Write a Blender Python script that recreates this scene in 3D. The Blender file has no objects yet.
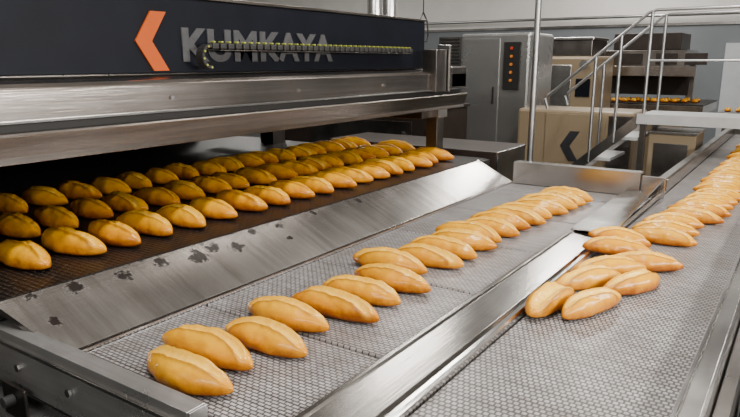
import bpy, bmesh, math, random
from mathutils import Vector, Matrix, noise
random.seed(7)
C = bpy.context.scene.collection
R = math.radians

# ------------------------------------------------------------------ materials
def mat(name):
    m = bpy.data.materials.new(name); m.use_nodes = True
    nt = m.node_tree; b = nt.nodes['Principled BSDF']
    return m, nt, b
def N(nt, t, **kw):
    n = nt.nodes.new(t)
    for k, v in kw.items():
        if k in n.inputs: n.inputs[k].default_value = v
        else: setattr(n, k, v)
    return n
def ramp(nt, stops):
    r = nt.nodes.new('ShaderNodeValToRGB')
    e = r.color_ramp.elements
    e[0].position, e[0].color = stops[0][0], (*stops[0][1], 1)
    e[1].position, e[1].color = stops[-1][0], (*stops[-1][1], 1)
    for p, c in stops[1:-1]:
        x = e.new(p); x.color = (*c, 1)
    return r
def mixc(nt, fac, a, b, mode='MIX'):
    n = nt.nodes.new('ShaderNodeMix'); n.data_type = 'RGBA'; n.blend_type = mode
    for s, v in ((n.inputs[0], fac), (n.inputs[6], a), (n.inputs[7], b)):
        if hasattr(v, 'links'): nt.links.new(v, s)
        elif isinstance(v, (int, float)): s.default_value = v
        else: s.default_value = (*v, 1)
    return n.outputs[2]
def plain(name, col, rough=.5, metal=0.0, var=.15, scale=6, spec=.5):
    m, nt, b = mat(name)
    tc = N(nt, 'ShaderNodeTexCoord'); no = N(nt, 'ShaderNodeTexNoise', Scale=scale, Detail=4.0)
    nt.links.new(tc.outputs['Object'], no.inputs['Vector'])
    lo = tuple(c*(1-var) for c in col); hi = tuple(min(1, c*(1+var)) for c in col)
    r = ramp(nt, [(.3, lo), (.7, hi)]); nt.links.new(no.outputs['Fac'], r.inputs['Fac'])
    nt.links.new(r.outputs['Color'], b.inputs['Base Color'])
    b.inputs['Roughness'].default_value = rough; b.inputs['Metallic'].default_value = metal
    b.inputs['Specular IOR Level'].default_value = spec
    return m
def steel(name, col=(.55,.55,.56), rough=.3, stretch=(60, 1.5, 60), spots=None, dirt=.35, band=None, metal=1.0, sc=3.5, streak=0.0, sdir=(2.0,22,2.0)):
    m, nt, b = mat(name)
    tc = N(nt, 'ShaderNodeTexCoord')
    mp = N(nt, 'ShaderNodeMapping'); mp.inputs['Scale'].default_value = stretch
    nt.links.new(tc.outputs['Object'], mp.inputs['Vector'])
    no = N(nt, 'ShaderNodeTexNoise', Scale=3.0, Detail=5.0); nt.links.new(mp.outputs['Vector'], no.inputs['Vector'])
    sm = N(nt, 'ShaderNodeTexNoise', Scale=sc, Detail=5.0, Roughness=.6); nt.links.new(tc.outputs['Object'], sm.inputs['Vector'])
    r = ramp(nt, [(.3, tuple(c*(1-dirt) for c in col)), (.66, col)]); nt.links.new(sm.outputs['Fac'], r.inputs['Fac'])
    colr = r.outputs['Color']
    if streak:
        m2 = N(nt, 'ShaderNodeMapping'); m2.inputs['Scale'].default_value = sdir
        nt.links.new(tc.outputs['Object'], m2.inputs['Vector'])
        s2 = N(nt, 'ShaderNodeTexNoise', Scale=1.0, Detail=6.0, Roughness=.7); nt.links.new(m2.outputs['Vector'], s2.inputs['Vector'])
        q = ramp(nt, [(.35, (1-streak, (1-streak)*.97, (1-streak)*.94)), (.65, (1,1,1))]); nt.links.new(s2.outputs['Fac'], q.inputs['Fac'])
        colr = mixc(nt, 1.0, colr, q.outputs['Color'], 'MULTIPLY')
    rr = N(nt, 'ShaderNodeMapRange'); rr.inputs['To Min'].default_value = rough*.6; rr.inputs['To Max'].default_value = rough*1.5
    nt.links.new(sm.outputs['Fac'], rr.inputs['Value'])
    b.inputs['Metallic'].default_value = metal
    nt.links.new(rr.outputs['Result'], b.inputs['Roughness'])
    if spots:
        sn = N(nt, 'ShaderNodeTexNoise', Scale=38.0, Detail=9.0, Roughness=.8); nt.links.new(tc.outputs['Object'], sn.inputs['Vector'])
        acc = None
        for (x, y, z, rad) in spots:
            sb = N(nt, 'ShaderNodeVectorMath', operation='SUBTRACT'); sb.inputs[1].default_value = (x, y, z)
            nt.links.new(tc.outputs['Object'], sb.inputs[0])
            ln = N(nt, 'ShaderNodeVectorMath', operation='LENGTH'); nt.links.new(sb.outputs[0], ln.inputs[0])
            mr = N(nt, 'ShaderNodeMapRange'); mr.inputs['From Min'].default_value = 0; mr.inputs['From Max'].default_value = rad
            mr.inputs['To Min'].default_value = 1; mr.inputs['To Max'].default_value = 0
            nt.links.new(ln.outputs['Value'], mr.inputs['Value'])
            if acc is None: acc = mr.outputs['Result']
            else:
                mx = N(nt, 'ShaderNodeMath', operation='MAXIMUM'); nt.links.new(acc, mx.inputs[0]); nt.links.new(mr.outputs['Result'], mx.inputs[1]); acc = mx.outputs[0]
        if band:
            sz = N(nt, 'ShaderNodeSeparateXYZ'); nt.links.new(tc.outputs['Object'], sz.inputs[0])
            bz = N(nt, 'ShaderNodeMapRange'); bz.inputs['From Min'].default_value = band[0]; bz.inputs['From Max'].default_value = band[1]
            bz.inputs['To Min'].default_value = 0; bz.inputs['To Max'].default_value = .66
            nt.links.new(sz.outputs['Z'], bz.inputs['Value'])
            mx = N(nt, 'ShaderNodeMath', operation='MAXIMUM'); nt.links.new(acc, mx.inputs[0]); nt.links.new(bz.outputs['Result'], mx.inputs[1]); acc = mx.outputs[0]
        mu = N(nt, 'ShaderNodeMath', operation='MULTIPLY_ADD'); nt.links.new(acc, mu.inputs[0]); mu.inputs[1].default_value = .49
        nt.links.new(sn.outputs['Fac'], mu.inputs[2])
        th = ramp(nt, [(.755, (0,0,0)), (.80, (1,1,1))]); nt.links.new(mu.outputs[0], th.inputs['Fac'])
        colr = mixc(nt, th.outputs['Color'], colr, (.012,.008,.007))
        inv = N(nt, 'ShaderNodeMath', operation='MULTIPLY_ADD'); nt.links.new(th.outputs['Color'], inv.inputs[0]); inv.inputs[1].default_value = -.95; inv.inputs[2].default_value = 1
        nt.links.new(inv.outputs[0], b.inputs['Metallic'])
    nt.links.new(colr, b.inputs['Base Color'])
    bu = N(nt, 'ShaderNodeBump', Strength=.08, Distance=.004)
    nt.links.new(no.outputs['Fac'], bu.inputs['Height']); nt.links.new(bu.outputs['Normal'], b.inputs['Normal'])
    return m
def belt(name, bw, rh, mort, c1, c2, cm, rough=.5, bump=.6):
    m, nt, b = mat(name)
    tc = N(nt, 'ShaderNodeTexCoord')
    br = N(nt, 'ShaderNodeTexBrick'); br.offset = .5
    br.inputs['Scale'].default_value = 1; br.inputs['Brick Width'].default_value = bw; br.inputs['Row Height'].default_value = rh
    br.inputs['Mortar Size'].default_value = mort; br.inputs['Mortar Smooth'].default_value = .3
    br.inputs['Color1'].default_value = (*c1,1); br.inputs['Color2'].default_value = (*c2,1); br.inputs['Mortar'].default_value = (*cm,1)
    nt.links.new(tc.outputs['Object'], br.inputs['Vector'])
    no = N(nt, 'ShaderNodeTexNoise', Scale=5.0, Detail=9.0, Roughness=.8); nt.links.new(tc.outputs['Object'], no.inputs['Vector'])
    r = ramp(nt, [(.35, (.58,.53,.49)), (.62, (1,1,1))]); nt.links.new(no.outputs['Fac'], r.inputs['Fac'])
    colr = mixc(nt, 1.0, br.outputs['Color'], r.outputs['Color'], 'MULTIPLY')
    sp = N(nt, 'ShaderNodeSeparateXYZ'); nt.links.new(tc.outputs['Object'], sp.inputs[0])
    fr = N(nt, 'ShaderNodeMath', operation='MULTIPLY'); fr.inputs[1].default_value = 1/(rh*4); nt.links.new(sp.outputs['Y'], fr.inputs[0])
    f2 = N(nt, 'ShaderNodeMath', operation='FRACT'); nt.links.new(fr.outputs[0], f2.inputs[0])
    rb = ramp(nt, [(.0, (.6,.58,.57)), (.16, (1,1,1)), (.86, (1,1,1)), (1.0, (.6,.58,.57))]); nt.links.new(f2.outputs[0], rb.inputs['Fac'])
    nt.links.new(mixc(nt, 1.0, colr, rb.outputs['Color'], 'MULTIPLY'), b.inputs['Base Color'])
    b.inputs['Roughness'].default_value = rough
    iv = N(nt, 'ShaderNodeMath', operation='SUBTRACT'); iv.inputs[0].default_value = 1; nt.links.new(br.outputs['Fac'], iv.inputs[1])
    bu = N(nt, 'ShaderNodeBump', Strength=bump, Distance=.004)
    nt.links.new(iv.outputs[0], bu.inputs['Height']); nt.links.new(bu.outputs['Normal'], b.inputs['Normal'])
    return m

M = {}
M['steel'] = steel('brushed_steel', (.54,.52,.50), .22, dirt=.25)
M['steel_beam'] = steel('end_beam_steel', (.68,.68,.68), .28, stretch=(1.5,60,60), metal=.85, dirt=.3, streak=.2, sdir=(1,30,30))
M['steel_dark'] = steel('aged_dark_steel', (.22,.20,.185), .30, dirt=.4)
M['steel_warm'] = steel('warm_hood_steel', (.46,.42,.39), .22, dirt=.25, sc=1.2, streak=.32, sdir=(40,.9,40))
M['steel_bright'] = steel('polished_steel', (.76,.75,.74), .16, dirt=.2)
M['divider'] = steel('divider_steel', (.58,.555,.53), .20, dirt=.3, sc=2.0, streak=.25, sdir=(40,1.2,20))
M['cabinet'] = steel('cabinet_steel', (.58,.58,.57), .25, metal=.85, dirt=.18, sc=1.2)
spots = [(-1.86,.93,1.0,.05),(-1.845,1.06,1.0,.07),(-1.83,1.225,1.0,.06),(-1.835,1.38,1.0,.06),(-1.81,1.53,.99,.085),(-1.80,1.71,.985,.07),(-1.84,2.0,1.0,.045),(-1.83,1.62,1.0,.065),(-1.76,1.98,.965,.03),(-1.84,2.6,1.01,.04),(-1.85,1.85,1.01,.045),(-1.85,2.25,1.01,.04),(-1.74,.93,.96,.045)]
M['slide'] = steel('worn_slide_steel', (.62,.59,.565), .22, spots=spots, dirt=.3, band=(.998,1.03), sc=1.8, streak=.35)
M['panel'] = plain('dark_navy_panel', (.004,.005,.009), .5, 0, .2, spec=.12)
M['dimgrey'] = plain('dim_grey_emblem', (.03,.03,.034), .5, 0, .2, spec=.12)
M['black'] = plain('matte_black', (.010,.009,.008), .6)
M['interior'] = plain('dark_interior', (.02,.014,.011), .8)  # even near-black brown for the inside of the hoods
M['orange'] = plain('orange_paint', (.42,.07,.006), .45, 0, .05, spec=.2)
M['letter'] = plain('grey_lettering', (.06,.06,.063), .55, .0, .15, scale=30, spec=.15)
M['belt_oven'] = belt('oven_mesh_belt', .034, .020, .005, (.030,.018,.014), (.018,.012,.010), (.002,.002,.002), .4, 1.0)
M['belt_mid'] = belt('modular_grey_belt', .022, .0125, .0025, (.44,.43,.44), (.33,.322,.33), (.085,.078,.076), .34, .9)
M['belt_right'] = belt('modular_perforated_belt', .0165, .017, .0031, (.44,.43,.435), (.345,.335,.34), (.085,.078,.076), .34, .9)
M['beige'] = plain('beige_enamel', (.27,.205,.13), .35, .1, .06, scale=2)
M['yellow'] = plain('yellow_green_pin', (.24,.26,.035), .4)
M['red'] = plain('red_plastic', (.6,.05,.02), .35)
M['white'] = plain('white_paint', (.72,.72,.71), .5, 0, .05)
M['doorwhite'] = plain('door_white', (.5,.52,.54), .5, 0, .05)
M['tube'] = steel('galvanised_tube', (.46,.46,.46), .35, dirt=.1)
M['deck'] = plain('light_grey_deck', (.45,.45,.45), .5, .2, .1)
M['lampg'] = plain('amber_plastic', (.8,.25,.03), .3)
M['rubber'] = plain('dark_rubber', (.02,.02,.02), .7)
M['ledge'] = plain('dark_brown_ledge', (.03,.02,.016), .45, .3, .3)

m, nt, b = mat('epoxy_floor'); M['floor'] = m
tc = N(nt,'ShaderNodeTexCoord'); no = N(nt,'ShaderNodeTexNoise', Scale=1.2, Detail=8.0); nt.links.new(tc.outputs['Object'], no.inputs['Vector'])
r = ramp(nt, [(.3,(.05,.055,.055)),(.7,(.09,.095,.09))]); nt.links.new(no.outputs['Fac'], r.inputs['Fac']); nt.links.new(r.outputs['Color'], b.inputs['Base Color']); b.inputs['Roughness'].default_value=.4
m, nt, b = mat('two_tone_wall'); M['wallpaint'] = m
tc = N(nt,'ShaderNodeTexCoord'); sp = N(nt,'ShaderNodeSeparateXYZ'); nt.links.new(tc.outputs['Object'], sp.inputs[0])
gt = N(nt,'ShaderNodeMath', operation='GREATER_THAN'); gt.inputs[1].default_value = 2.38; nt.links.new(sp.outputs['Z'], gt.inputs[0])
no = N(nt,'ShaderNodeTexNoise', Scale=2.0, Detail=5.0); nt.links.new(tc.outputs['Object'], no.inputs['Vector'])
r = ramp(nt, [(.3,(.9,.9,.9)),(.7,(1,1,1))]); nt.links.new(no.outputs['Fac'], r.inputs['Fac'])
base = mixc(nt, gt.outputs[0], (.17,.185,.20), (.80,.78,.75))
nt.links.new(mixc(nt, 1.0, base, r.outputs['Color'], 'MULTIPLY'), b.inputs['Base Color']); b.inputs['Roughness'].default_value=.6

# bread
m, nt, b = mat('golden_crust'); M['bread'] = m
tc = N(nt,'ShaderNodeTexCoord'); oi = N(nt,'ShaderNodeObjectInfo')
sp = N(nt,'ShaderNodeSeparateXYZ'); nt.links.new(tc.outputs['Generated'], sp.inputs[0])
n1 = N(nt,'ShaderNodeTexNoise', Scale=16.0, Detail=8.0, Roughness=.7); n1.noise_dimensions='4D'; nt.links.new(tc.outputs['Object'], n1.inputs['Vector'])
ml = N(nt,'ShaderNodeMath', operation='MULTIPLY'); ml.inputs[1].default_value = 30; nt.links.new(oi.outputs['Random'], ml.inputs[0]); nt.links.new(ml.outputs[0], n1.inputs['W'])
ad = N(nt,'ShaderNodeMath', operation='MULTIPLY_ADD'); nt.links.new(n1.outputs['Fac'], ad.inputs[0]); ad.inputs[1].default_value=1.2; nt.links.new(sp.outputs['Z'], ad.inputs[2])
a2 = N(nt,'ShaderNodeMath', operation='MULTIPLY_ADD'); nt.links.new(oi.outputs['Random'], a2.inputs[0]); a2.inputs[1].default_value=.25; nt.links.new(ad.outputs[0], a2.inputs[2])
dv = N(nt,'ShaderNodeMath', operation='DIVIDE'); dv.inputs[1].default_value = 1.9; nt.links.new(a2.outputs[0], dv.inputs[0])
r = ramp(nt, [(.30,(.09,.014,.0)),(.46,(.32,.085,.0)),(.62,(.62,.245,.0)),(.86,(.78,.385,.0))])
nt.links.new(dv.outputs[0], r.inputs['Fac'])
at = N(nt,'ShaderNodeAttribute', attribute_name='score'); ae = N(nt,'ShaderNodeAttribute', attribute_name='edge')
n2 = N(nt,'ShaderNodeTexNoise', Scale=60.0, Detail=6.0, Roughness=.7); nt.links.new(tc.outputs['Object'], n2.inputs['Vector'])
mm = N(nt,'ShaderNodeMath', operation='MULTIPLY'); nt.links.new(at.outputs['Fac'], mm.inputs[0])
r2 = ramp(nt, [(.38,(.4,.4,.4)),(.56,(1,1,1))]); nt.links.new(n2.outputs['Fac'], r2.inputs['Fac']); nt.links.new(r2.outputs['Color'], mm.inputs[1])
c1 = mixc(nt, ae.outputs['Fac'], r.outputs['Color'], (.19,.042,.0))
nt.links.new(mixc(nt, mm.outputs[0], c1, (.93,.63,.10)), b.inputs['Base Color'])
rg = N(nt,'ShaderNodeMapRange'); rg.inputs['To Min'].default_value=.34; rg.inputs['To Max'].default_value=.6; nt.links.new(at.outputs['Fac'], rg.inputs['Value']); nt.links.new(rg.outputs['Result'], b.inputs['Roughness'])
b.inputs['Specular IOR Level'].default_value=.25
b.inputs['Coat Weight'].default_value=.3; b.inputs['Coat Roughness'].default_value=.14
bu = N(nt,'ShaderNodeBump', Strength=.35, Distance=.004); nt.links.new(n2.outputs['Fac'], bu.inputs['Height']); nt.links.new(bu.outputs['Normal'], b.inputs['Normal'])

# ------------------------------------------------------------------ builders
class MB:
    def __init__(s): s.bm = bmesh.new()
    def box(s, x0,x1,y0,y1,z0,z1):
        g = bmesh.ops.create_cube(s.bm, size=1)
        for v in g['verts']:
            v.co = Vector(((x0+x1)/2+v.co.x*(x1-x0), (y0+y1)/2+v.co.y*(y1-y0), (z0+z1)/2+v.co.z*(z1-z0)))
        return s
    def prism(s, pts, a0, a1, axis='y'):
        def mk(p, a):
            return {'y': (p[0], a, p[1]), 'x': (a, p[0], p[1]), 'z': (p[0], p[1], a)}[axis]
        A = [s.bm.verts.new(mk(p, a0)) for p in pts]; B = [s.bm.verts.new(mk(p, a1)) for p in pts]
        n = len(pts)
        s.bm.faces.new(A[::-1]); s.bm.faces.new(B)
        for i in range(n): s.bm.faces.new((A[i], A[(i+1)%n], B[(i+1)%n], B[i]))
        return s
    def loft(s, secs):
        rings=[[s.bm.verts.new(p) for p in sec] for sec in secs]; n=len(rings[0])
        for a,b_ in zip(rings,rings[1:]):
            for i in range(n): s.bm.faces.new((a[i],a[(i+1)%n],b_[(i+1)%n],b_[i]))
        s.bm.faces.new(rings[0][::-1]); s.bm.faces.new(rings[-1]); return s
    def tube(s, pts, r, seg=12):
        pts = [Vector(p) for p in pts]; rings = []
        for i, p in enumerate(pts):
            d = (pts[min(i+1,len(pts)-1)]-pts[max(i-1,0)]).normalized()
            up = Vector((0,0,1)) if abs(d.z) < .95 else Vector((1,0,0))
            u = d.cross(up).normalized(); w = d.cross(u).normalized()
            rings.append([s.bm.verts.new(p+r*(math.cos(2*math.pi*k/seg)*u+math.sin(2*math.pi*k/seg)*w)) for k in range(seg)])
        for a, b_ in zip(rings, rings[1:]):
            for k in range(seg): s.bm.faces.new((a[k], a[(k+1)%seg], b_[(k+1)%seg], b_[k]))
        s.bm.faces.new(rings[0][::-1]); s.bm.faces.new(rings[-1])
        return s
    def build(s, name, m, parent=None, bevel=0.0, smooth=False):
        off = Vector((0,0,0)); p = parent
        while p is not None: off += p.location; p = p.parent
        for v in s.bm.verts: v.co -= off
        bmesh.ops.recalc_face_normals(s.bm, faces=s.bm.faces)
        me = bpy.data.meshes.new(name); s.bm.to_mesh(me); s.bm.free()
        me.materials.append(m)
        if smooth:
            for f in me.polygons: f.use_smooth = True
        o = bpy.data.objects.new(name, me); C.objects.link(o)
        if parent: o.parent = parent
        if bevel:
            bv = o.modifiers.new('bevel','BEVEL'); bv.width = bevel; bv.segments = 2; bv.limit_method='ANGLE'
        if smooth:
            es = o.modifiers.new('es','EDGE_SPLIT'); es.split_angle = R(40)
        return o
def box(name, m, parent, x0,x1,y0,y1,z0,z1, bevel=.002): return MB().box(x0,x1,y0,y1,z0,z1).build(name, m, parent, bevel)
def tag(o, label=None, cat=None, group=None, kind=None):
    if label: o['label']=label
    if cat: o['category']=cat
    if group: o['group']=group
    if kind: o['kind']=kind
    return o
def thing(name, loc, label, cat, group=None):
    o = bpy.data.objects.new(name, None); C.objects.link(o); o.location = loc; o.empty_display_size=.1
    return tag(o, label, cat, group)
def W(px,py,Y):
    x=px-370; y=208.5-py; g=627.6+.2239*y; v=.9746*y-144.2
    dx=-.5628*g+.8266*x; dy=.8266*g+.5628*x; l=Y/dy
    return dx*l, 1.7+v*l

# ------------------------------------------------------------------ room
def struct(name, m, *b6):
    o = MB().box(*b6).build(name, m); o['kind']='structure'; return o
struct('floor', M['floor'], -14,4,-4,14,-.1,0)
struct('wall_back', M['wallpaint'], -14,4,14,14.2,0,4.6)
struct('wall_left', M['wallpaint'], -14.2,-14,-4,14.2,0,4.6)
struct('wall_right', M['wallpaint'], 4,4.2,-4,14.2,0,4.6)
struct('wall_front', M['wallpaint'], -14.2,4.2,-4.2,-4,0,4.6)
struct('ceiling', M['white'], -14.2,4.2,-4.2,14.2,4.6,4.7)
struct('trim_1', M['steel'], -14,4,13.97,14,2.36,2.41)
x0,z1 = W(726,43,13.9)
struct('door_1', M['doorwhite'], x0,x0+1.6,13.93,13.995,0,z1)

# ------------------------------------------------------------------ loaves
def loaf_mesh(seed, L=.32, w=.102, h=.076, op=1.0):
    rnd = random.Random(seed)
    bm = bmesh.new(); nu, na = 64, 88
    lay = bm.verts.layers.float.new('score'); lay2 = bm.verts.layers.float.new('edge')
    ph = [rnd.uniform(0,6.28) for _ in range(8)]
    slant = rnd.uniform(.15,.45)*rnd.choice((1,1,-1)); bend = rnd.uniform(-.006,.006); pw = rnd.uniform(1.85,2.2)
    off = rnd.uniform(-.28,.0)
    sd = Vector((seed*7.3, seed*3.1, 0))
    rows=[]
    for i in range(nu+1):
        u = -math.cos(math.pi*i/nu)
        rr = max(0, 1-abs(u)**pw)**.68
        rr *= 1+.035*math.sin(3*u+ph[0])+.02*math.sin(7*u+ph[1])
        ring=[]
        for k in range(na):
            a = 2*math.pi*k/na
            ca, sa = math.cos(a), math.sin(a)
            y = w/2*rr*(abs(ca)**.9)*(1 if ca>=0 else -1)
            if sa>=0: z = h*.68*(rr**.9)*(sa**.95)
            else: z = -h*.32*min(1,rr**.55)*min(1, (abs(sa)**.55)*1.15)
            v_ = y/(w/2)
            s_=0; e_=0
            if sa>0:
                v0 = slant*u*.6+.05*math.sin(4*u+ph[2])+off
                fade = max(0,1-(abs(u)/.88)**6)
                nz = noise.noise(Vector((u*5,0,0))+sd)
                d = (v_-v0+.05*noise.noise(Vector((u*9,3,0))+sd))/op
                wob = .8+.4*nz
                z -= .0105*math.exp(-(d/.16)**2)*fade*op
                z += .0100*math.exp(-((d-.29)/.11)**2)*fade*wob
                z += .0045*math.exp(-((d+.29)/.10)**2)*fade
                s_ = min(1, 1.4*math.exp(-((d-.02)/.17)**2))*fade*(.85+.4*nz)
                e_ = .9*math.exp(-((d-.37)/.08)**2)*fade*wob + .7*math.exp(-((d+.31)/.07)**2)*fade
            q = Vector((u*4.0, y*24, z*24))+sd
            bump_ = .0042*noise.noise(q)+.0012*noise.noise(q*3)
            y += bump_*ca*rr; z += bump_*max(0,sa)*rr
            y += bend*u*u*3
            ve = bm.verts.new((u*L/2, y, z+h*.32)); ve[lay]=max(0,min(1,s_)); ve[lay2]=max(0,min(1,e_))
            ring.append(ve)
        rows.append(ring)
    for a_, b_ in zip(rows, rows[1:]):
        for k in range(na):
            bm.faces.new((a_[k], a_[(k+1)%na], b_[(k+1)%na], b_[k]))
    bmesh.ops.remove_doubles(bm, verts=bm.verts, dist=.00005)
    bmesh.ops.recalc_face_normals(bm, faces=bm.faces)
    me = bpy.data.meshes.new('loaf'); bm.to_mesh(me); bm.free()
    for f in me.polygons: f.use_smooth=True
    me.materials.append(M['bread'])
    return me
LM = [loaf_mesh(s, .320+.014*((s%3)-1), .098+.005*((s%2)), .070+.003*(s%3)) for s in range(1,11)]
OPEN = loaf_mesh(23, .31, .112, .076, 1.8)
def loaf(x,y,z,rz,label,group,tilt=(0,0),sc=1.0,me=None):
    o = bpy.data.objects.new('bread_loaf', me or random.choice(LM)); C.objects.link(o)
    o.location=(x,y,z); o.rotation_euler=(R(tilt[0]),R(tilt[1]),R(rz)); o.scale=(sc,sc,sc)
    return tag(o,label,'bread',group)
ORD=['first','second','third','fourth','fifth','sixth','seventh','eighth','ninth','tenth','eleventh','twelfth','thirteenth','fourteenth','fifteenth','sixteenth','seventeenth','eighteenth','nineteenth','twentieth','twenty-first','twenty-second','twenty-third','twenty-fourth','twenty-fifth','twenty-sixth']

# ------------------------------------------------------------------ oven unloading machine
OV = thing('oven_loader', (-2.9,2,0), 'large steel oven loader with dark navy lettered front panel over the loaves', 'oven')
Y0, Y1 = -.9, 3.88
PX = -2.2
box('front_panel', M['panel'], OV, -2.24,PX, Y0,Y1, 1.65,1.95, .004)
box('panel_top_trim', M['steel_dark'], OV, -2.30,PX+.006, Y0,Y1+.01, 1.951,1.965, .002)
cu = bpy.data.curves.new('lettering','FONT'); cu.body='KUMKAYA'; cu.size=.2; cu.extrude=.003; cu.offset=.0075; cu.space_character=1.08
to = bpy.data.objects.new('tmp', cu); C.objects.link(to)
bpy.context.view_layer.update()
me = bpy.data.meshes.new_from_object(to.evaluated_get(bpy.context.evaluated_depsgraph_get()))
bpy.data.objects.remove(to)
xs=[v.co.x for v in me.vertices]; ys=[v.co.y for v in me.vertices]
sx=1.02/(max(xs)-min(xs)); sy=.140/(max(ys)-min(ys))
for v in me.vertices:
    a=(v.co.x-min(xs))*sx; h_=(v.co.y-min(ys))*sy; d=v.co.z
    v.co = Vector((PX+.004+d, 1.84+a, 1.694+h_)) - OV.location
me.materials.append(M['letter'])
lt = bpy.data.objects.new('lettering', me); C.objects.link(lt); lt.parent=OV; lt['label']='grey KUMKAYA lettering'
ch=[(1.612,1.775),(1.690,1.890),(1.764,1.890),(1.688,1.775),(1.764,1.660),(1.690,1.660)]
MB().prism(ch, PX+.001, PX+.009,'x').build('chevron_emblem', M['orange'], OV)['label']='orange arrow emblem'
MB().prism([(-2.24,1.645),(-2.07,1.63),(-2.05,1.615),(-2.05,1.505),(-2.24,1.505)], Y0,4.22).build('upper_beam', M['steel_warm'], OV, .004)
box('beam_groove', M['black'], OV, -2.24,-2.09, Y0,4.2, 1.478,1.505, 0)
MB().prism([(-2.24,1.478),(-2.04,1.478),(-2.035,1.47),(-2.06,1.40),(-2.06,1.378),(-2.24,1.378)], Y0,4.22).build('lower_beam', M['steel_warm'], OV, .003)
box('beam_lip', M['steel_bright'], OV, -2.052,-2.038, Y0,4.22, 1.507,1.515, .001)
box('hood_body', M['steel_dark'], OV, -4.5,-2.245, Y0,3.86, 1.42,1.93,.004)
box('hood_end_body', M['steel_dark'], OV, -4.4,-2.47, 3.865,4.22, 1.52,1.93,.004)
box('hood_ceiling', M['interior'], OV, -4.5,-2.245, Y0,3.9, 1.40,1.418, 0)
box('rear_wall', M['interior'], OV, -4.6,-4.5, Y0,3.9, .9,1.93, 0)
box('end_wall', M['interior'], OV, -4.5,-1.9, Y0-.05,Y0, .9,1.93, 0)
box('bed', M['steel_dark'], OV, -4.5,-1.93, Y0,4.3, .82,.97, .003)
box('mesh_belt', M['belt_oven'], OV, -4.48,-1.915, Y0,4.32, .985,1.008, .004)
box('belt_edge_strip', M['black'], OV, -1.914,-1.880, Y0,4.3, .96,1.004, .002)
box('end_plate', M['steel_dark'], OV, -2.12,-2.02, 3.72,3.86, 1.50,1.77, .004)
box('end_plate_rib', M['steel'], OV, -2.10,-2.005, 3.875,3.895, 1.50,1.80, .003)
box('end_block', M['steel_warm'], OV, -2.45,-2.05, 4.0,4.22, 1.52,1.66, .006)
box('end_post', M['steel_dark'], OV, -2.30,-2.21, 4.10,4.20, 1.009,1.378, .004)
box('post_bracket', M['steel'], OV, -2.32,-2.19, 4.08,4.215, 1.30,1.377, .003)
box('rear_post', M['steel_dark'], OV, -3.9,-3.75, 4.05,4.2, 1.009,1.5, .003)
box('cross_beam', M['steel_dark'], OV, -4.4,-2.25, 3.95,4.08, 1.30,1.40, .003)
for (x,y) in ((-2.05,-.6),(-2.05,1.2),(-2.05,3.0),(-2.05,4.2),(-4.4,-.6),(-4.4,4.2)):
    box('leg', M['steel_dark'], OV, x-.04,x+.04,y-.04,y+.04,0,.82,.003)
for i in range(5):
    yb=.9+i*.75
    MB().tube([(-2.05,yb,1.56),(-2.043,yb,1.56)],.009,8).build('bolt',M['steel_bright'],OV)

# cable carrier
CC = thing('cable_carrier', (-2.13,2.7,1.74), 'black link cable carrier with yellow-green pins along the dark front panel', 'cable carrier')
box('tray', M['steel_dark'], CC, -2.199,-2.12, 1.98,3.60, 1.741,1.744, .001)
nl=37
for i in range(nl):
    y=1.94+i*.045
    MB().box(-2.165,-2.120,y,y+.036,1.746,1.772).build('link', M['black'], CC, .006)
    MB().box(-2.150,-2.128,y+.011,y+.024,1.773,1.781).build('link_pin',M['yellow'],CC,.003)
for i in range(10):
    a=math.pi/2+i*math.pi/9
    cy,cz=1.93,1.716
    y=cy+.040*math.cos(a); z=cz+.044*math.sin(a)
    mb=MB().box(-.022,.022,-.0070,.0070,-.009,.009)
    bmesh.ops.rotate(mb.bm,verts=mb.bm.verts,cent=(0,0,0),matrix=Matrix.Rotation(a,3,'X'))
    bmesh.ops.translate(mb.bm,verts=mb.bm.verts,vec=(-2.145,y,z))
    mb.build('link',M['black'],CC,.003)
    if i%2: MB().tube([(-2.1225,y,z),(-2.119,y,z)],.0045,8).build('link_pin',M['yellow'],CC)

for i,(x,y) in enumerate(((-2.62,3.91),(-2.62,4.10))):
    f = MB().tube([(x,y,1.931),(x,y,4.6)],.055,20).build('flue_pipe',M['steel_bright'],None,smooth=True)
    tag(f, ['shiny vertical flue pipe above the panel, left of the pair','shiny vertical flue pipe above the panel, right of the pair'][i],'pipe','flue pipes above the oven')
HK = thing('hanging_hook', (-2.35,4.12,1.80),'thin black double hook hanging above the end of the oven','hook')
MB().tube([(-2.35,4.12,4.6),(-2.35,4.12,2.02)],.004,6).build('cord',M['black'],HK)
for s in (-1,1):
    MB().tube([(-2.35,4.12,2.03),(-2.35+s*.02,4.12+s*.02,1.97),(-2.35+s*.03,4.12+s*.02,1.88),(-2.35+s*.03,4.12,1.83),(-2.35+s*.005,4.12,1.83),(-2.35+s*.005,4.12,1.86)],.006,8).build('hook_arm',M['black'],HK,smooth=True)

GB = thing('end_guard', (-2.6,4.55,0),'low dark brown ledge beyond the far end of the oven belt','guard')
box('top_plate', M['ledge'], GB, -3.4,-1.86,4.36,4.95,1.02,1.05,.004)
box('front_skirt', M['ledge'], GB, -3.4,-1.86,4.36,4.38,.75,1.02,.002)
box('side_plate', M['steel_bright'], GB, -1.858,-1.845,4.36,4.90,.75,1.05,.002)
for x in (-3.3,-1.95): box('leg',M['steel_dark'],GB,x-.03,x+.03,4.5,4.56,0,1.02,.002)

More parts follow.
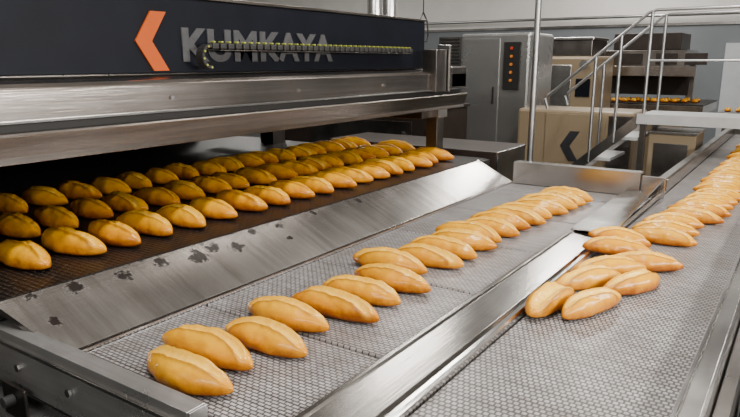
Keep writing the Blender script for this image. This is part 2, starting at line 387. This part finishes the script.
TH = thing('transfer_housing', (-4.1,6.0,0),'dark machine housing seen through the gap under the hood','machine')
box('housing', M['ledge'], TH, -5.2,-3.08,5.6,6.4,.1,1.22,.01)
box('top_plate', M['ledge'], TH, -5.22,-3.06,5.58,6.42,1.221,1.25,.004)
box('front_door', M['steel_dark'], TH, -4.6,-3.3,5.585,5.599,.3,1.1,.003)
box('door_handle', M['steel_bright'], TH, -3.4,-3.37,5.56,5.584,.8,1.0,.003)
box('plinth', M['black'], TH, -5.15,-3.12,5.65,6.35,0,.099,0)

# ------------------------------------------------------------------ steel slide
SL = thing('steel_slide',(0,0,0),'sloping steel slide with dark worn spots between oven belt and middle belt','slide')
prof=[(-1.628,.908),(-1.868,1.022),(-1.874,1.016),(-1.874,.985),(-1.862,1.0),(-1.632,.893)]
secs=[[(x,(.885-.06*(-1.628-x)/.25) if y==0 else 4.06,z) for x,z in prof] for y in (0,1)]
MB().loft(secs).build('slide_sheet',M['slide'],SL,.001)
MB().prism([(-1.627,.9085),(-1.608,.909),(-1.607,.905),(-1.607,.888),(-1.611,.888),(-1.612,.904),(-1.627,.9035)], .885,4.06).build('lower_lip',M['steel_bright'],SL,.0005)
MB().prism([(-1.61,.9),(-1.875,1.03),(-1.875,.84),(-1.61,.84)], 4.062,4.08).build('end_cheek',M['steel'],SL,.001)
for y in (1.0,2.5,3.9): MB().prism([(-1.63,.88),(-1.86,.985),(-1.86,.78),(-1.63,.78)], y,y+.02).build('bracket',M['steel_dark'],SL)

# ------------------------------------------------------------------ middle conveyor
MC = thing('middle_conveyor',(-1.22,2.5,0),'middle conveyor with a grey modular belt carrying a single row of loaves','conveyor')
ys=[.9,1.375,1.975,2.575,3.175,3.775,4.045]
for a,b_ in zip(ys,ys[1:]):
    box('belt_section',M['belt_mid'],MC,-1.605,-.892,a+.006,b_-.006,.88,.90,.006)
box('belt_bed',M['black'],MC,-1.60,-.895,.9,4.04,.84,.879,0)
box('side_frame',M['steel_dark'],MC,-1.60,-1.57,.9,4.04,.72,.838,.002)
box('side_frame',M['steel_dark'],MC,-.925,-.895,.9,4.04,.72,.838,.002)
box('far_plate',M['steel'],MC,-1.60,-.80,4.05,4.075,.80,1.045,.002)
box('far_plate_lip',M['steel_bright'],MC,-1.60,-.80,4.076,4.13,1.032,1.045,.002)
MB().prism([(.82,.955),(.872,.955),(.872,.945),(.83,.945),(.83,.80),(.872,.80),(.872,.79),(.82,.79)],-1.925,-1.04,'x').build('end_beam',M['steel_beam'],MC,.0015)
box('beam_rib',M['steel_bright'],MC,-1.925,-1.05,.812,.8195,.915,.925,.001)
box('beam_end_cap',M['steel_beam'],MC,-1.039,-1.033,.822,.872,.79,.954,.001)
box('lower_beam',M['steel_beam'],MC,-1.925,-1.04,.80,.86,.66,.74,.003)
for x in (-1.75,-1.5,-1.25):
    MB().tube([(x,.819,.86),(x,.811,.86)],.012,6).build('bolt',M['steel_bright'],MC)
for x in (-1.52,-.93):
    for y in (1.0,2.5,3.9): box('leg',M['steel_dark'],MC,x-.025,x+.025,y-.025,y+.025,0,.72,.002)

BK = thing('mounting_bracket',(-1.75,.74,.7),'small dark mounting bracket with knob on the near end beam','bracket')
box('plate',M['steel_dark'],BK,-1.80,-1.68,.79,.799,.72,.82,.002)
MB().tube([(-1.74,.789,.78),(-1.74,.76,.78)],.016,14).build('knob',M['rubber'],BK,smooth=True)

# ------------------------------------------------------------------ divider
DV = thing('divider_channel',(0,0,0),'long polished steel divider between the middle and right belts','divider')
MB().prism([(-.888,.87),(-.888,.907),(-.882,.914),(-.868,.914),(-.862,.907),(-.745,.899),(-.735,.890),(-.732,.86),(-.888,.86)],.5,4.045).build('channel',M['divider'],DV,.001)
box('gap_strip',M['black'],DV,-.731,-.718,.5,4.04,.855,.868,0)
MB().prism([(-.717,.86),(-.717,.910),(-.711,.917),(-.698,.917),(-.692,.908),(-.692,.86)],.5,4.3).build('guide_rail',M['steel_bright'],DV,.001)
box('web',M['steel_dark'],DV,-.80,-.72,.5,4.3,.70,.854,.002)
secs=[]
for i in range(13):
    t=i/12; y=3.0+1.04*t; e=t**1.4
    top=[(-.885,.920+.01*e),(-.83,.921+.015*e),(-.78,.922+.022*e),(-.730+.014*e,.924+.040*e),(-.702+.022*e,.926+.080*e),(-.694+.026*e,.926+.105*e)]
    bot=[(a+.003,z-.006) for a,z in top][::-1]
    secs.append([(a,y,z) for a,z in top+bot])
MB().loft(secs).build('guide_plate',M['steel_bright'],DV,smooth=True)
box('guide_lip',M['steel_bright'],DV,-.79,-.66,4.046,4.06,.90,1.03,.003)

# ------------------------------------------------------------------ right conveyor
RC = thing('right_conveyor',(-.42,3.5,0),'right-hand conveyor with perforated grey belt and steel side rail','conveyor')
box('belt',M['belt_right'],RC,-.688,-.172,.3,8.3,.872,.892,.004)
box('belt_bed',M['black'],RC,-.68,-.18,.3,8.3,.80,.871,0)
MB().prism([(-.168,.80),(-.168,.925),(-.160,.932),(-.12,.932),(-.112,.925),(-.112,.74),(-.168,.74)],.3,8.3).build('side_rail',M['steel'],RC,.0015)
box('rail_cap',M['steel_bright'],RC,-.172,-.163,.3,8.3,.925,.945,.001)
box('outer_guard',M['steel_dark'],RC,-.108,-.07,.3,8.3,.62,.86,.003)
MB().prism([(-.692,.74),(-.692,.97),(-.700,.985),(-.745,.985),(-.755,.97),(-.755,.74)],4.32,8.3).build('side_rail',M['steel'],RC,.0015)
for x in (-.62,-.2):
    for y in (.8,2.6,4.4,5.8,8.0): box('leg',M['steel_dark'],RC,x-.025,x+.025,y-.025,y+.025,0,.80,.002)
box('motor_box',M['rubber'],RC,-.06,.10,1.7,2.1,.45,.78,.01)

# ------------------------------------------------------------------ loaves
zo=1.009
G='loaves on the dark oven belt'
rows=[(-2.20,1.10,.172,18,'front row'),(-2.64,1.12,.172,19,'middle row'),(-3.08,1.31,.174,18,'back row')]
for (X,ys_,dy,n,nm) in rows:
    for i in range(n):
        loaf(X+random.uniform(-.02,.02), ys_+i*dy+random.uniform(-.008,.008), zo, random.uniform(-5,5)+ (180 if random.random()<.5 else 0),
             'golden loaf, %s from the left in the oven belt\'s %s'%(ORD[i],nm), G, sc=1.09)
ml=[(-1.235,.975),(-1.29,1.11),(-1.208,1.25),(-1.27,1.405),(-1.19,1.555),(-1.20,1.71),(-1.18,1.871),(-1.294,2.03),(-1.204,2.18),(-1.21,2.33),(-1.20,2.475),(-1.23,2.615),(-1.19,2.755),(-1.20,2.89),(-1.18,3.03),(-1.18,3.165),(-1.15,3.30),(-1.15,3.44),(-1.13,3.575),(-1.13,3.70)]
for i,(x,y) in enumerate(ml):
    loaf(x,y,.901,random.uniform(-4,4),'golden loaf, %s from the near end of the row on the middle belt'%ORD[i],'loaves on the middle belt',me=LM[i%10],sc=1.03 if i<9 else 1.0)
pile=[(-.652,2.0,.902,80,(12,0),'loaf with a pale open split, nearest the divider at the pile\'s near end'),
 (-.528,2.06,.893,70,(0,0),'second nearest loaf in the pile on the right belt, right of the split one'),
 (-.600,2.300,.893,56,(0,0),'loaf in the pile just behind the two nearest loaves, by the divider'),
 (-.450,2.345,.893,62,(0,0),'right-hand loaf of the near half of the pile, towards the side rail'),
 (-.570,2.485,.893,38,(0,0),'loaf in the middle of the pile on the right belt'),
 (-.475,2.625,.893,22,(0,0),'loaf jutting farthest right in the far half of the pile'),
 (-.612,2.755,.901,26,(0,5),'loaf beside the divider in the far half of the pile'),
 (-.640,2.895,.909,30,(0,10),'loaf resting on the divider rail at the far end of the pile')]
for k,(x,y,z,r_,t,l) in enumerate(pile): loaf(x,y,z,r_,l,'piled loaves on the right belt',tilt=t,sc=.92,me=OPEN if k==0 else LM[(k*3+1)%10])
y=3.06
xs_=[-.520,-.505,-.49,-.47,-.455,-.43,-.41]
i=0
while i<24:
    x = (xs_[i] if i<len(xs_) else -.40)+random.uniform(-.015,.025)
    loaf(x,y+random.uniform(-.012,.012),.893,random.uniform(0,15),'golden loaf, %s from the near end of the line on the right belt'%ORD[i],'loaves in line on the right belt',sc=.92)
    y += .172 if i<16 else .28; i+=1

# ------------------------------------------------------------------ background
p = MB().tube([(-1.84,5.0,0),(-1.84,5.0,4.6)],.024,16).build('support_pole',M['tube'],None,smooth=True)
tag(p,'tall grey steel pole standing beyond the far end of the middle belt','pole')

CB = thing('control_cabinet',(-3.3,7.6,0),'tall stainless control cabinet with black button strip behind the oven','cabinet')
xa,zt = W(461,34,7.2); xb,_ = W(531,34,7.2)
box('body',M['cabinet'],CB,xa,xb,7.2,8.0,.0,zt,.03)
box('door',M['cabinet'],CB,xa+.04,xb-.36,7.185,7.199,.1,zt-.06,.004)
px0,pz1 = W(504.5,42,7.18); px1,pz0 = W(518.5,90,7.18)
sp_=box('control_panel',M['black'],CB,px0,px1,7.17,7.199,pz0,pz1,.004)
for k in range(5):
    z=pz1-.07-k*.09
    MB().tube([((px0+px1)/2,7.169,z),((px0+px1)/2,7.155,z)],.016,12).build('button',M['red'] if k==0 else M['lampg'],sp_,smooth=True)
xl,zl = W(437,37,7.2); _,zm=W(437,70,7.2)
box('side_box',M['steel'],CB,xl,xa-.005,7.25,7.9,0,zl,.006)
vg=MB()
for k in range(9): vg.box(xl+.03,xa-.04,7.238,7.249,zm+.03+k*.04,zm+.05+k*.04)
vg.build('vent_grille',M['black'],CB)
box('handle',M['black'],CB,xb-.43,xb-.41,7.165,7.184,1.2,1.4,.003)
box('plinth',M['black'],CB,xa+.02,xb-.02,7.19,7.199,.0,.09,0)

PV = thing('proofing_cabinet',(-2.0,7.1,0),'low beige machine housing with a dark arrow emblem beyond the pole','machine')
xa,zt = W(518,108,6.9); xb,_=W(636,108,6.9); xmm,_=W(607,108,6.9)
xm = xa+.34*(xmm-xa)
box('housing',M['beige'],PV,xa,xb,6.9,7.5,.1,zt,.03)
box('front_cover',M['beige'],PV,xm,xmm,6.885,6.899,.15,zt-.04,.004)
box('side_cover',M['steel_dark'],PV,xmm+.03,xb-.02,6.885,6.899,.15,zt-.04,.004)
box('plinth',M['black'],PV,xa+.03,xb-.03,6.93,7.47,0,.099,0)
cx,cz = W(567,146,6.87)
MB().prism([(cx-.08,cz),(cx+.02,cz+.16),(cx+.12,cz+.16),(cx+.02,cz),(cx+.12,cz-.16),(cx+.02,cz-.16)],6.875,6.884,'y').build('chevron_emblem',M['dimgrey'],PV)['label']='dark grey arrow emblem'

BB = thing('beige_housing',(-2.8,9.7,0),'tall beige machine housing with dark head behind the pole, left of the stair rails','machine')
xa,zt = W(541,37,9.3); xb,zq=W(598,56,9.3)
box('housing',M['beige'],BB,xa,xb,9.3,10.2,.0,zq,.04)
box('front_cover',M['steel'],BB,xa+.06,xb-.35,9.285,9.299,.2,zq-.12,.006)
box('head_box',M['steel_dark'],BB,xa+.12,xb-.10,9.35,10.1,zq+.001,zt-.05,.01)
box('head_lid',M['steel'],BB,xa+.10,xb-.08,9.33,10.12,zt-.049,zt-.01,.006)
MB().tube([(xb-.18,9.299,1.65),(xb-.18,9.27,1.65)],.06,14).build('gauge',M['steel_bright'],BB,smooth=True)
box('control_plate',M['panel'],BB,xb-.28,xb-.08,9.287,9.299,1.2,1.45,.002)

SO = thing('second_oven',(-2.0,10.8,0),'dark brown second oven line beyond the stair, with loaves on its bed','oven')
xa,zt = W(604,34,10.7); xb,zb_=W(684,80,10.7)
box('hood',M['steel_dark'],SO,xa,xb,10.7,11.8,zb_+.05,zt-.25,.01)
box('hood_top',M['ledge'],SO,xa+.15,xb-.1,10.75,11.6,zt-.249,zt,.01)
box('hood_mouth',M['interior'],SO,xa+.02,xb-.02,11.2,11.7,zb_-.25,zb_+.049,0)
box('front_lip',M['steel_warm'],SO,xa,xb+.15,10.67,10.699,zb_+.05,zb_+.2,.004)
for x in (xa+.3,xa+.8,xa+1.2): box('hood_panel',M['ledge'],SO,x,x+.3,10.66,10.669,zb_+.22,zt-.3,.002)
box('support',M['steel_dark'],SO,xa-.05,xa+.05,10.5,10.6,0,zt-.3,.003)
box('support',M['steel_dark'],SO,xb-.05,xb+.05,11.3,11.4,0,zt-.3,.003)
_,zbed=W(650,103,10.35)
box('bed',M['steel_warm'],SO,xa-.1,xb+.35,10.25,11.8,zbed-.14,zbed-.02,.005)
box('bed_belt',M['belt_oven'],SO,xa-.1,xb+.35,10.26,11.8,zbed-.019,zbed,.003)
box('base',M['beige'],SO,xa,xb+.1,10.4,11.8,.0,zbed-.145,.01)
for r_ in range(2):
    for k in range(9):
        loaf(xa+.30+k*.135,10.42+r_*.28+k*.045,zbed+.001,110+random.uniform(-8,8),
             'small distant loaf on the second oven bed, %s from left, %s row'%(ORD[k],['near','far'][r_]),'loaves on the second oven',sc=.78)

FC = thing('far_conveyor',(-.6,10.2,0),'distant steel conveyor with loaves at the right edge beyond the bridge','conveyor')
xa,zc=W(716,112,10.0)
box('bed',M['steel'],FC,xa,xa+1.6,10.0,10.5,zc-.12,zc-.03,.004)
box('belt',M['belt_mid'],FC,xa+.01,xa+1.59,10.02,10.48,zc-.029,zc,.003)
box('side_panel',M['steel_dark'],FC,xa+.1,xa+1.5,10.45,10.49,.3,zc-.121,.003)
for x in (xa+.1,xa+1.5): box('leg',M['steel_dark'],FC,x-.03,x+.03,10.2,10.26,0,zc-.12,.002)
for k in range(7):
    loaf(xa+.12+k*.14,10.2,zc+.001,90+random.uniform(-8,8),'distant loaf on the far right conveyor, %s from left'%ORD[k],'loaves on the far conveyor',sc=.8)

# crossover bridge, spanning the right belt
BR = thing('crossover_bridge',(-.9,6.4,0),'light grey crossover bridge with steps and tubular handrails at right','bridge')
YB0,YB1=6.1,6.72
xa=-1.28; _,zd=W(645,115,YB0)
box('deck',M['deck'],BR,xa,1.2,YB0,YB1,zd-.06,zd,.004)
box('fascia',M['deck'],BR,xa,1.2,YB0-.02,YB0-.001,zd-.08,zd+.01,.002)
for x in (xa+.05,1.1):
    for y in (YB0+.04,YB1-.04): box('leg',M['steel_dark'],BR,x-.025,x+.025,y-.025,y+.025,0,zd-.061,.002)
ns=5
for k in range(ns):
    zz=zd-(k+1)*zd/(ns+1); xx=xa-(k+1)*.225
    box('tread',M['deck'],BR,xx,xx+.24,YB0+.025,YB1-.025,zz-.03,zz,.003)
for y in (YB0,YB1-.02):
    MB().prism([(xa,zd-.001),(xa,zd-.12),(xa-1.26,0),(xa-1.38,0)],y,y+.02).build('stringer',M['steel'],BR)
xr,zr=W(653,10,YB0)
sl=.86
for j,y in enumerate((YB0+.01,YB1-.01)):
    r_=.014
    xe=-2.10
    MB().tube([(xe,y,zr-(xr-xe)*sl-.12),(xe-.03,y,zr-(xr-xe)*sl-.03),(xe,y,zr-(xr-xe)*sl),(xr-.03,y,zr-.02),(xr+.03,y,zr),(1.2,y,zr)],r_,10).build('handrail',M['tube'],BR,smooth=True)
    MB().tube([(xr,y,zr-.42),(1.2,y,zr-.42)],r_*.75,10).build('mid_rail',M['tube'],BR,smooth=True)
    for x in (xr,0.0,1.15):
        MB().tube([(x,y,zd-.05),(x,y,zr)],r_,10).build('post',M['tube'],BR,smooth=True)
    for x in ((-1.68,-1.47) if j==0 else (-1.76,)):
        zb=max(.02, zd+(x-xa)*zd/1.3-.08)
        MB().tube([(x,y,zb),(x,y,zr-(xr-x)*sl)],r_,10).build('post',M['tube'],BR,smooth=True)

SB = thing('junction_box',(-1.0,6.4,0),'grey steel and beige machine box beside the right belt under the bridge','machine')
xa_,zt=W(643,133,6.2); xb_,_=W(697,133,6.2)
xb_=min(xb_,-.79)
box('body',M['beige'],SB,xa_+.05,xb_,6.2,6.65,.15,zt,.008)
box('front_panel',M['steel_dark'],SB,xa_+.10,xb_-.06,6.19,6.199,.3,zt-.08,.002)
box('lid',M['steel'],SB,xa_+.04,xb_+.01,6.18,6.66,zt+.001,zt+.025,.004)
for x in (xa_+.1,xb_-.06): box('foot',M['black'],SB,x-.03,x+.03,6.3,6.36,0,.149,.002)

p=MB().tube([(-14,13.85,2.55),(4,13.85,2.55)],.03,10).build('wall_pipe',M['tube'],None,smooth=True); tag(p,'long horizontal grey pipe along the back wall','pipe')

# ------------------------------------------------------------------ lights
def area(x,y,z,sx,sy,e,col=(1,.96,.90),aim=None):
    l=bpy.data.lights.new('ceiling_and_fill_light','AREA'); l.shape='RECTANGLE'; l.size=sx; l.size_y=sy; l.energy=e; l.color=col
    o=bpy.data.objects.new('ceiling_and_fill_light',l); C.objects.link(o); o.location=(x,y,z)
    if aim: o.rotation_euler=(Vector(aim)-Vector((x,y,z))).to_track_quat('-Z','Y').to_euler()
for (x,y,e) in ((-.8,1.2,145),(-.8,5.0,120),(-5,2,45),(-4,7.5,110),(.5,9.5,100),(-3,11.5,180),(-9,9,190)):
    area(x,y,4.5,.3,2.0,e)
area(1.6,2.2,2.02,3.8,.3,180,aim=(-3.0,2.2,1.1))  # added low side fill, reaches the loaves under the hood; not a ceiling fixture
area(-.3,-2.8,3.2,3.0,.8,100,aim=(-1.6,2.0,1.0))  # added fill from behind the camera, brightens the end beam and steel fronts
w=bpy.data.worlds.new('w'); bpy.context.scene.world=w; w.use_nodes=True
w.node_tree.nodes['Background'].inputs[0].default_value=(.5,.5,.52,1); w.node_tree.nodes['Background'].inputs[1].default_value=.3

# ------------------------------------------------------------------ camera
cam=bpy.data.cameras.new('camera'); co=bpy.data.objects.new('camera',cam); C.objects.link(co)
co.location=(0,0,1.7); co.rotation_euler=(R(90-12.94),0,R(34.25)); cam.sensor_width=36; cam.lens=31.33; cam.clip_start=.05
bpy.context.scene.camera=co
